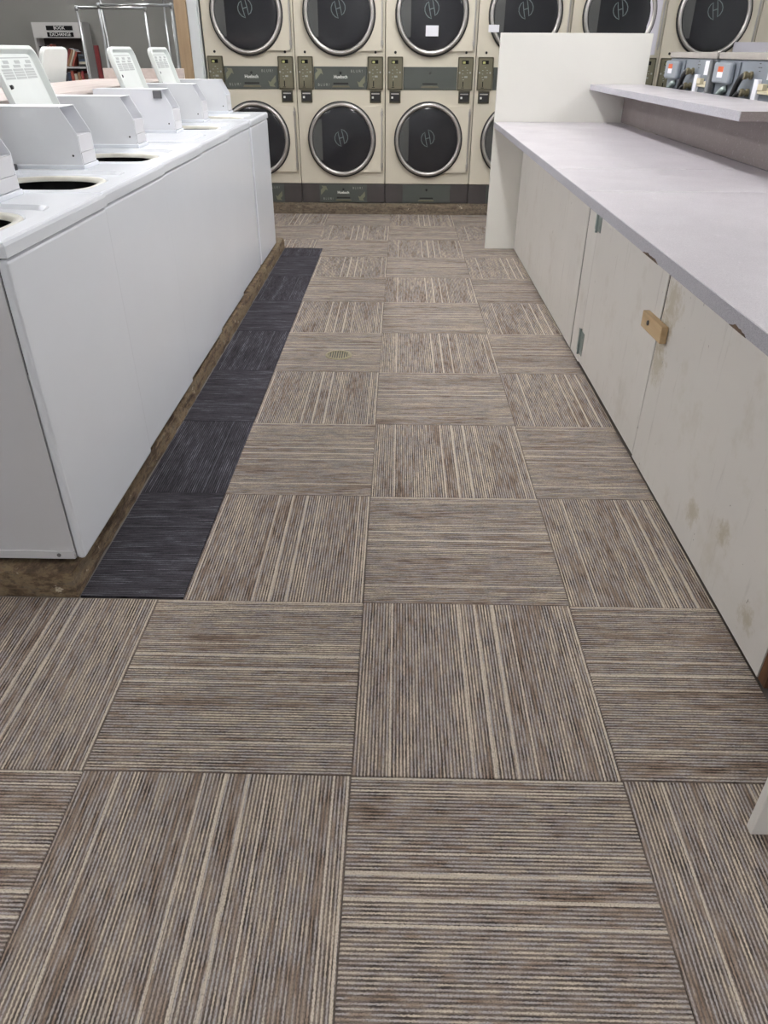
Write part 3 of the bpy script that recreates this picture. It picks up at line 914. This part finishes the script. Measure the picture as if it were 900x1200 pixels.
# ------------------------------------------------------------------ grey front-load washers, seen from behind
def make_grey(label):
    """local frame: back plane at x = 0 facing -X, Y from -UW (near) to 0 (far)"""
    UW = 0.875
    t = thing('front_load_washer', label, 'washer', (0, 0, 0), 0, 'grey front load washers beyond the counter')
    boxo('cabinet', m_greymach, t, 0.0, 0.85, -UW, 0, 0.0, 1.346, 0.006)
    boxo('top_cap', m_beigecap, t, -0.010, 0.86, -UW - 0.004, 0.004, 1.347, 1.381, 0.004)
    boxo('side_channel', m_greymach, t, -0.010, 0.0, -0.330, -0.022, 0.15, 1.335, 0.003)
    e = boxo('electrical_box', m_greybox, t, -0.042, -0.010, -0.285, -0.028, 1.228, 1.332, 0.012, 3)
    boxo('warning_label', m_paper, e, -0.0432, -0.0415, -0.185, -0.105, 1.258, 1.285)
    boxo('warning_label', m_orange, e, -0.0432, -0.0415, -0.185, -0.105, 1.2855, 1.312)
    # pipe elbow below the electrical box
    bm = bmesh.new(); tube(bm, [(-0.012, -0.215, 1.205), (-0.028, -0.205, 1.20), (-0.032, -0.165, 1.175), (-0.032, -0.13, 1.13), (-0.032, -0.12, 1.0)], 0.018, 12); new_obj('conduit_elbow', bm, m_galv, t, smooth=True)
    for zc, top in ((1.277, 0.075), (1.197, 0.03)):
        bm = bmesh.new(); lathe(bm, [(0.010, 0.0), (0.019, -0.002), (0.019, -0.014), (0.013, -0.016), (0.013, -0.028), (0.019, -0.030), (0.019, -0.046), (0.010, -0.048)], 12, 'x', (0, -0.500, zc), cap0=True, cap1=True)
        fi = new_obj('inlet_fitting', bm, m_brass, t)
        p0 = Vector((-0.038, -0.500, zc))
        pts = [p0]
        for k_ in range(1, 12):
            a = k_ / 11
            pts.append(Vector((-0.038, -0.500 + 0.17 * math.sin(a * PI / 2) , zc - (0.36 if zc > 1.25 else 0.28) * (1 - math.cos(a * PI / 2)) + 0.006 * math.sin(a * PI))))
        bm = bmesh.new(); tube(bm, pts, 0.015, 10); new_obj('hose', bm, m_rubber, t, smooth=True)
    lb_ = boxo('paper_label', m_paper, t, -0.002, 0.0, -0.80, -0.69, 1.262, 1.336)
    v = boxo('drawer_bracket', m_paper, t, -0.020, 0.0, -0.640, -0.585, 1.08, 1.262, 0.003)
    bm = bmesh.new()
    box(bm, -0.020, 0.0, -0.83, -0.655, 1.198, 1.214, 0.003); box(bm, -0.025, 0.0, -0.72, -0.655, 1.214, 1.244, 0.003); box(bm, -0.015, 0.0, -0.83, -0.75, 1.214, 1.230, 0.003)
    new_obj('terminal_block', bm, m_beige, t)
    bm = bmesh.new()
    for (yy_, zz) in ((-0.58, 1.33), (-0.575, 1.312), (-0.60, 1.312), (-0.59, 1.296)):
        box(bm, -0.0012, 0.0, yy_, yy_ + 0.018, zz, zz + 0.004)
    new_obj('legend_print', bm, m_mark, t)
    return t
g1 = make_grey('grey front load washer with exposed hoses, beside the white divider')
g1.location = (1.957, 4.905, 0)
g2 = copy_tree(g1); g2['label'] = 'grey front load washer with exposed hoses at the right picture edge'
g2.location = (1.957, 3.985, 0)
bm = bmesh.new(); tube(bm, [(1.926, 4.006, 0.0), (1.926, 4.006, 0.7), (1.926, 4.006, 1.342)], 0.021, 12)
tag(new_obj('drain_pipe', bm, m_darkgrey, None, smooth=True), 'dark vertical pipe in the gap between the two grey washers', 'pipe')

# ------------------------------------------------------------------ floor drain
t = thing('floor_drain', 'small round brass floor drain set in the carpet of the aisle', 'drain', (-0.224, 2.675, 0))
bm = bmesh.new(); lathe(bm, [(0.072, 0.0002), (0.070, 0.004), (0.058, 0.005), (0.056, 0.001)], 32, 'z', close=True); new_obj('rim', bm, m_drain, t)
bm = bmesh.new(); lathe(bm, [(0.0001, 0.0014), (0.057, 0.0014), (0.057, 0.0006)], 32, 'z'); new_obj('well', bm, m_black, t)
for i in range(-4, 5):
    xx = i * 0.0125
    hl = math.sqrt(max(0, 0.056 ** 2 - xx ** 2))
    boxo('grate_bar', m_drain, t, xx - 0.0032, xx + 0.0032, -hl, hl, 0.0014, 0.0042)

# ------------------------------------------------------------------ bookcase in the far corner
m_case_w = plain('grey_white_melamine', (178, 176, 174), 0.5, var=0.02)  # greyer than the white melamine
m_case_b = plain('dark_bookcase_back', (74, 64, 60), 0.7)
BX, BY = -4.74, 11.08
t = thing('bookcase', 'white book exchange bookcase against the far grey wall', 'bookcase', (BX, BY, -0.008))
W2 = 0.345
for sx in (-1, 1):
    boxo('side_panel', m_case_w, t, sx * W2 - 0.012, sx * W2 + 0.012, 0.0, 0.28, 0, 1.70)
boxo('back_panel', m_case_b, t, -W2 + 0.012, W2 - 0.012, 0.265, 0.28, 0, 1.70)
boxo('top_panel', m_case_w, t, -W2 + 0.012, W2 - 0.012, 0.0, 0.265, 1.675, 1.70)
hd = boxo('header_board', m_case_w, t, -W2 + 0.012, W2 - 0.012, -0.002, 0.018, 1.515, 1.675)
for z0, z1, tx in ((1.607, 1.660, 'BOOK'), (1.530, 1.583, 'EXCHANGE')):
    s = boxo('sign_plate', m_blackgloss, t, -0.155, 0.215, -0.012, -0.002, z0, z1)
    text_obj('sign_lettering', tx, 0.056, m_white, s, FACE_NY(0.03, -0.0128, (z0 + z1) / 2), bold=0.0)
SH = [0.05, 0.42, 0.80, 1.16]
for z in SH:
    boxo('shelf', m_case_w, t, -W2 + 0.012, W2 - 0.012, 0.004, 0.265, z - 0.011, z + 0.011)
bcols = [((120, 40, 40), 'dark red'), ((60, 64, 72), 'slate'), ((176, 168, 152), 'cream'), ((84, 56, 44), 'brown'), ((46, 60, 80), 'navy'), ((150, 112, 84), 'tan'), ((38, 36, 38), 'black'), ((150, 74, 60), 'brick red')]
bmats = [plain('book_' + n_.replace(' ', '_'), c, 0.6) for c, n_ in bcols]
def book(x, w, h, tilt, ci, txt, z):
    o = thing('book', txt, 'book', (BX + x, BY + 0.04, z), 0, 'books in the book exchange')
    o.rotation_euler = (0, math.radians(tilt), 0)
    boxo('cover', bmats[ci], o, 0, w, 0.0, 0.15, 0, h, 0.002, 1)
    boxo('pages', m_paper, o, 0.003, w - 0.003, 0.005, 0.152, 0.004, h + 0.001)
zs = 1.16 + 0.011 - 0.008
row = [(-0.325, 0.036, .25, 0, 6), (-0.286, 0.034, .24, 0, 3), (-0.25, 0.03, .26, 0, 6), (-0.216, 0.028, .25, 0, 0), (-0.172, 0.030, .27, 0, 7),
       (-0.02, 0.026, .24, 28, 0), (0.018, 0.024, .23, 28, 5), (0.052, 0.026, .22, 28, 2), (0.088, 0.024, .20, 28, 7)]
pos = ['at the left end', 'second from the left', 'third from the left', 'fourth from the left', 'fifth from the left', 'leaning, leftmost of the leaners', 'leaning, second of the leaners', 'leaning, third of the leaners', 'leaning, last of the leaners']
for (x, w, h, tl, ci), p in zip(row, pos):
    book(x, w, h, tl, ci, bcols[ci][1] + ' book on the bookcase shelf, ' + p, zs + w * math.sin(math.radians(max(0, tl))) + 0.0006)
for i, (ci, ln) in enumerate(((6, 0.12), (2, 0.11), (4, 0.115), (6, 0.10), (1, 0.11))):
    o = tag(boxo('book', bmats[ci], None, BX + 0.205, BX + 0.205 + ln, BY + 0.03, BY + 0.19, zs + 0.0005 + i * 0.031, zs + 0.030 + i * 0.031, 0.002, 1),
            bcols[ci][1] + ' book lying flat on the bookcase shelf, ' + ['lowest', 'second lowest', 'middle', 'second highest', 'highest'][i] + ' of the pile', 'book', 'books in the book exchange')
zs2 = 0.80 + 0.011 - 0.008
for i in range(7):
    ci = (i * 3 + 1) % 8
    book(-0.05 + i * 0.05, 0.04, 0.27 + 0.02 * (i % 3), 0, ci, bcols[ci][1] + ' book on the lower bookcase shelf, ' + ['first', 'second', 'third', 'fourth', 'fifth', 'sixth', 'seventh'][i] + ' from its left', zs2 + 0.0005)
rb = thing('red_post', 'narrow dark red post leaning beside the bookcase', 'post', (-4.19, 10.95, -0.008))
bm = bmesh.new(); box(bm, -0.03, 0.03, -0.02, 0.02, 0.0, 1.43, 0.004); new_obj('shaft', bm, m_red, rb)
bm = bmesh.new(); box(bm, -0.07, 0.07, -0.05, 0.05, 0.0, 0.03, 0.004); new_obj('foot_plate', bm, m_rubber, rb)

# ------------------------------------------------------------------ chrome laundry carts with hanging bars
def make_cart(h, label):
    t = thing('laundry_cart', label, 'cart', (0, 0, 0), 0, 'chrome laundry carts by the far wall')
    W, D = 0.74, 0.50
    for sx in (-1, 1):
        bm = bmesh.new(); tube(bm, [(sx * W / 2, 0, 0.12), (sx * W / 2, 0, h)], 0.0115, 12); new_obj('upright', bm, m_chrome2, t, smooth=True)
    bm = bmesh.new(); tube(bm, [(-W / 2 - 0.02, 0, h), (W / 2 + 0.02, 0, h)], 0.0125, 12); new_obj('hanging_bar', bm, m_chrome2, t, smooth=True)
    for sx in (-1, 1):
        bm = bmesh.new(); lathe(bm, [(0.014, h - 0.028), (0.019, h - 0.024), (0.019, h + 0.014), (0.012, h + 0.02)], 12, 'z', (sx * W / 2, 0, 0), cap0=True, cap1=True); new_obj('corner_joint', bm, m_chrome2, t, smooth=True)
    bm = bmesh.new()
    for z in (0.28, 0.45, 0.62):
        pts = [(-W / 2 + 0.03, -D / 2, z), (W / 2 - 0.03, -D / 2, z), (W / 2 - 0.03, D / 2, z), (-W / 2 + 0.03, D / 2, z), (-W / 2 + 0.03, -D / 2, z)]
        for a, b in zip(pts, pts[1:]): tube(bm, [a, b], 0.005, 6)
    for i in range(11):
        x = -W / 2 + 0.03 + (W - 0.06) * i / 10
        tube(bm, [(x, -D / 2, 0.62), (x, -D / 2, 0.26), (x, D / 2, 0.26), (x, D / 2, 0.62)], 0.003, 5)
    new_obj('wire_basket', bm, m_chrome2, t)
    bm = bmesh.new(); tube(bm, [(-W / 2, 0, 0.12), (W / 2, 0, 0.12)], 0.014, 10); tube(bm, [(-W / 2, -D / 2, 0.12), (-W / 2, D / 2, 0.12)], 0.014, 10); tube(bm, [(W / 2, -D / 2, 0.12), (W / 2, D / 2, 0.12)], 0.014, 10)
    for sx in (-1, 1): tube(bm, [(sx * (W / 2 - 0.03), 0, 0.12), (sx * (W / 2 - 0.03), 0, 0.28)], 0.01, 8)
    new_obj('base_frame', bm, m_chrome2, t)
    for sx in (-1, 1):
        for sy in (-1, 1):
            bm = bmesh.new(); lathe(bm, [(0.012, -0.016), (0.05, -0.014), (0.05, 0.014), (0.012, 0.016)], 16, 'x', (sx * W / 2, sy * D / 2, 0.05), cap0=True, cap1=True)
            tube(bm, [(sx * W / 2, sy * D / 2, 0.05), (sx * W / 2, sy * D / 2, 0.12)], 0.009, 8)
            new_obj('caster', bm, m_rubber, t)
    return t
c1 = make_cart(1.765, 'chrome laundry cart with a hanging bar, nearest the bookcase')
c1.location = (-3.07, 8.45, -0.008)
c2 = copy_tree(c1); c2['label'] = 'chrome laundry cart with a hanging bar, nearest the oak trim'
c2.location = (-2.62, 7.85, -0.008)
c3 = make_cart(1.90, 'taller chrome laundry cart with its bar above the picture edge')
c3.location = (-3.10, 9.35, -0.008)
